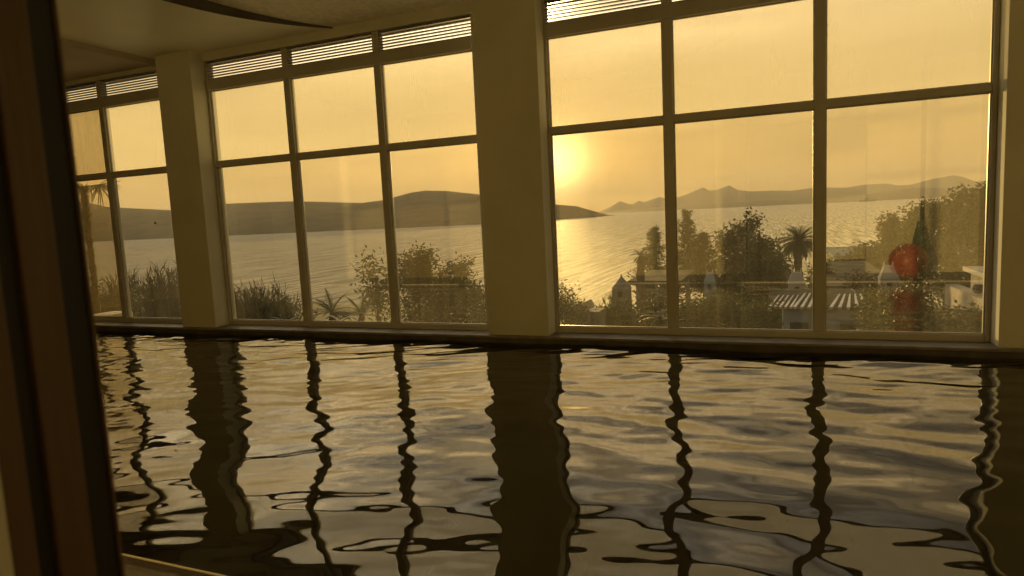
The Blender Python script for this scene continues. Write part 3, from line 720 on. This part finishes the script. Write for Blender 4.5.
# blue-walled house with a ribbed white roof: ridge runs away from view
def ribbed_house(label,spans,px0,px1,pw,pb,Y):
    x0,x1,y0,y1,zb,zw=box_px(px0,px1,pw,pb,Y,6); g=terr(x0,Y)-.3
    root=empty('ribbed_roof_house',((x0+x1)/2,Y,g),label,'house'); obs=[]
    obs.append(MB().box(x0,x1,y0,y0+5,g,zw).build('wall',M['bluewall']))
    for (a,c,pt) in spans:
        xa=at(a,pw,Y).x; xc=at(c,pw,Y).x; zt=at((a+c)/2,pt,Y+3).z; xm=(xa+xc)/2+(xc-xa)*.12
        b=MB(); bb=len(b.v)
        b.v+=[(xa-.05,y0-.15,zw+.02),(xc+.05,y0-.15,zw+.02),(xm+.55,y0+3.0,zt),(xm-.15,y0+3.0,zt),(xc,y0+5,zw),(xa,y0+5,zw),]
        b.f+=[(bb,bb+1,bb+2,bb+3),(bb+1,bb+4,bb+2),(bb+5,bb,bb+3),(bb+4,bb+5,bb+3,bb+2),(bb,bb+5,bb+4,bb+1)]
        rf=b.build('roof',M['roofgrey']); obs.append(rf)
        for k in range(5):
            t=(k+.3)/4.6; p=Vector((xa+(xc-xa)*t,y0-.16,zw+.05)); q=Vector((xm-.15+.7*t,y0+3.0,zt+.04))
            ob=MB().box(-.5,.5,-.5,.5,-.5,.5).build('roof_rib',M['roofwhite'],rf); d=(q-p); wv=Vector((1,0,0))*(xc-xa)*.045; nn=Vector((0,-.4,1)).normalized()*.04
            me=ob.data; cs=[p-wv,p+wv,q+wv*.45,q-wv*.45]
            for i_,c_ in enumerate(cs): me.vertices[i_].co=c_-nn; me.vertices[i_+4].co=c_+nn
    for (a,c) in ((790,808),(840,860)):
        if a>px0 and c<px1:
            xa=at(a,326,Y).x; xc=at(c,326,Y).x; z=at((a+c)/2,326,Y).z; h=.11
            obs.append(MB().box(xa,xc,y0-.03,y0+.03,z-h,z+h).build('vent',M['glassdark']))
    adopt(root,*obs)
ribbed_house('pale blue house with white ribbed roofs beside the second mullion',[(768,792,297),(792,826,295),(828,868,296)],783,870,309,336,21)
# sloping terrace wall with a small round pot, lower right
o_=at(945,284,24); q_=at(990,303,15); b=MB()
b.v+=[(o_.x,24,terr(0,24)-.2),(q_.x,15,terr(0,15)-.2),(q_.x,15,q_.z),(o_.x,24,o_.z)]; b.v+=[(v[0]+.35,v[1],v[2]) for v in b.v[:4]]
b.f+=[(0,1,2,3),(7,6,5,4),(3,2,6,7),(0,3,7,4),(1,5,6,2),(0,4,5,1)]
tag(b.build('stone_parapet',M['stone']),'grey stone garden wall running down to the right window frame','parapet')
P=at(975.5,298,18); bm=bmesh.new(); bmesh.ops.create_uvsphere(bm,u_segments=20,v_segments=12,radius=.13)
for v in bm.verts:
    if v.co.z>.09: v.co.z=.09
me=bpy.data.meshes.new('round_pot'); bm.to_mesh(me); bm.free(); me.materials.append(M['gasket']); o=bpy.data.objects.new('round_pot',me); C.objects.link(o); 
wz=o_.z+(q_.z-o_.z)*(24-18)/9; wx=o_.x+(q_.x-o_.x)*(24-18)/9
o.location=(wx+.17,18,wz+.145); tag(o,'small dark round pot on top of the grey garden wall','pot')
# white objects: boat-like lounger, white slab at far left, coiled pipe
def skew_boat(px,py,Y,Lpx,label):
    P=at(px,py,Y); L=abs(at(px+Lpx,py,Y).x-P.x); g=terr(P.x,Y); root=empty('rowing_boat',(P.x,Y,P.z),label,'boat')
    V=[];Fc=[]; n=12
    ax=Vector((cos(.35),sin(.35),.42)).normalized(); sd=Vector((-sin(.35),cos(.35),0)); up=ax.cross(sd)*-1
    if up.z<0: up=-up
    for i in range(n+1):
        t=-1+2*i/n; w_=L*.32*(1-t*t)**.6+.01; c=P+ax*L*t
        V+=[c-sd*w_+up*.10, c-sd*w_*.6-up*.08, c+sd*w_*.6-up*.08, c+sd*w_+up*.10]
    for i in range(n):
        for j in range(3): q=i*4+j; Fc.append((q,q+1,q+5,q+4))
    h=mesh_obj('hull',V,Fc,M['whitetrim']); s=MB().box(P.x-.05,P.x+.05,Y-.12,Y+.12,P.z-.02,P.z+.03).build('thwart',M['jamb'])
    st=MB().box(P.x-.4,P.x+.4,Y-.3,Y+.3,g-.2,P.z-.06).build('cradle',M['stone'])
    adopt(root,h,s,st)
skew_boat(585,307,14.3,9,'small white boat lying tilted in the shrubs, right window')
x0,x1,y0,y1,z0,z1=box_px(92,111,314.5,316.5,9.2,.5)
tag(MB().box(x0,x1,y0,y1,terr(x0,11)-.1,z1).build('white_bench',M['whitetrim'],bev=.02),'white slab seat under the palm, bottom of the left window','bench')
pts=[at(326+t*28,318.5-2.6*sin(t*9)*(1-t*.3),13.5) for t in [i/24 for i in range(25)]]
o=MB().tube(pts,.022,8).build('curled_hose',M['whitetrim']); tag(o,'pale curled hose lying in front of the dwarf palms','hose')
# pale palm blades beside first mullion
agave(660,306,14.3,'pale spiky agave left of the first mullion, right window',.5,91,20)
# ship
P=at(868,203.3,9000); P.z=SEA
root=empty('cargo_ship',P,'small dark ship far out on the sea in the third bay','ship')
L=at(877,203,9000).x-at(860,203,9000).x
h=MB().prism([(P.x-L*.5,SEA-1),(P.x+L*.46,SEA-1),(P.x+L*.55,SEA+24),(P.x-L*.53,SEA+20)],9000,9030,'y').build('hull',M['shipmat'])
c=MB().box(P.x-L*.2,P.x+L*.15,9005,9025,SEA+20,SEA+42).box(P.x-L*.05,P.x+L*.02,9010,9020,SEA+42,SEA+62).build('superstructure',M['shipmat'])
adopt(root,h,c)

# ------------------------------------------------------------------ output look
vs2=S.view_settings; S.display_settings.display_device='sRGB'; vs2.view_transform='Standard'; vs2.look='None'; vs2.exposure=0.0; vs2.gamma=1; vs2.use_curve_mapping=False
S.cycles.max_bounces=10; S.cycles.diffuse_bounces=5; S.cycles.glossy_bounces=5; S.cycles.transparent_max_bounces=24; S.cycles.volume_bounces=0
S.cycles.sample_clamp_indirect=6; S.cycles.use_denoising=True; S.cycles.caustics_reflective=False
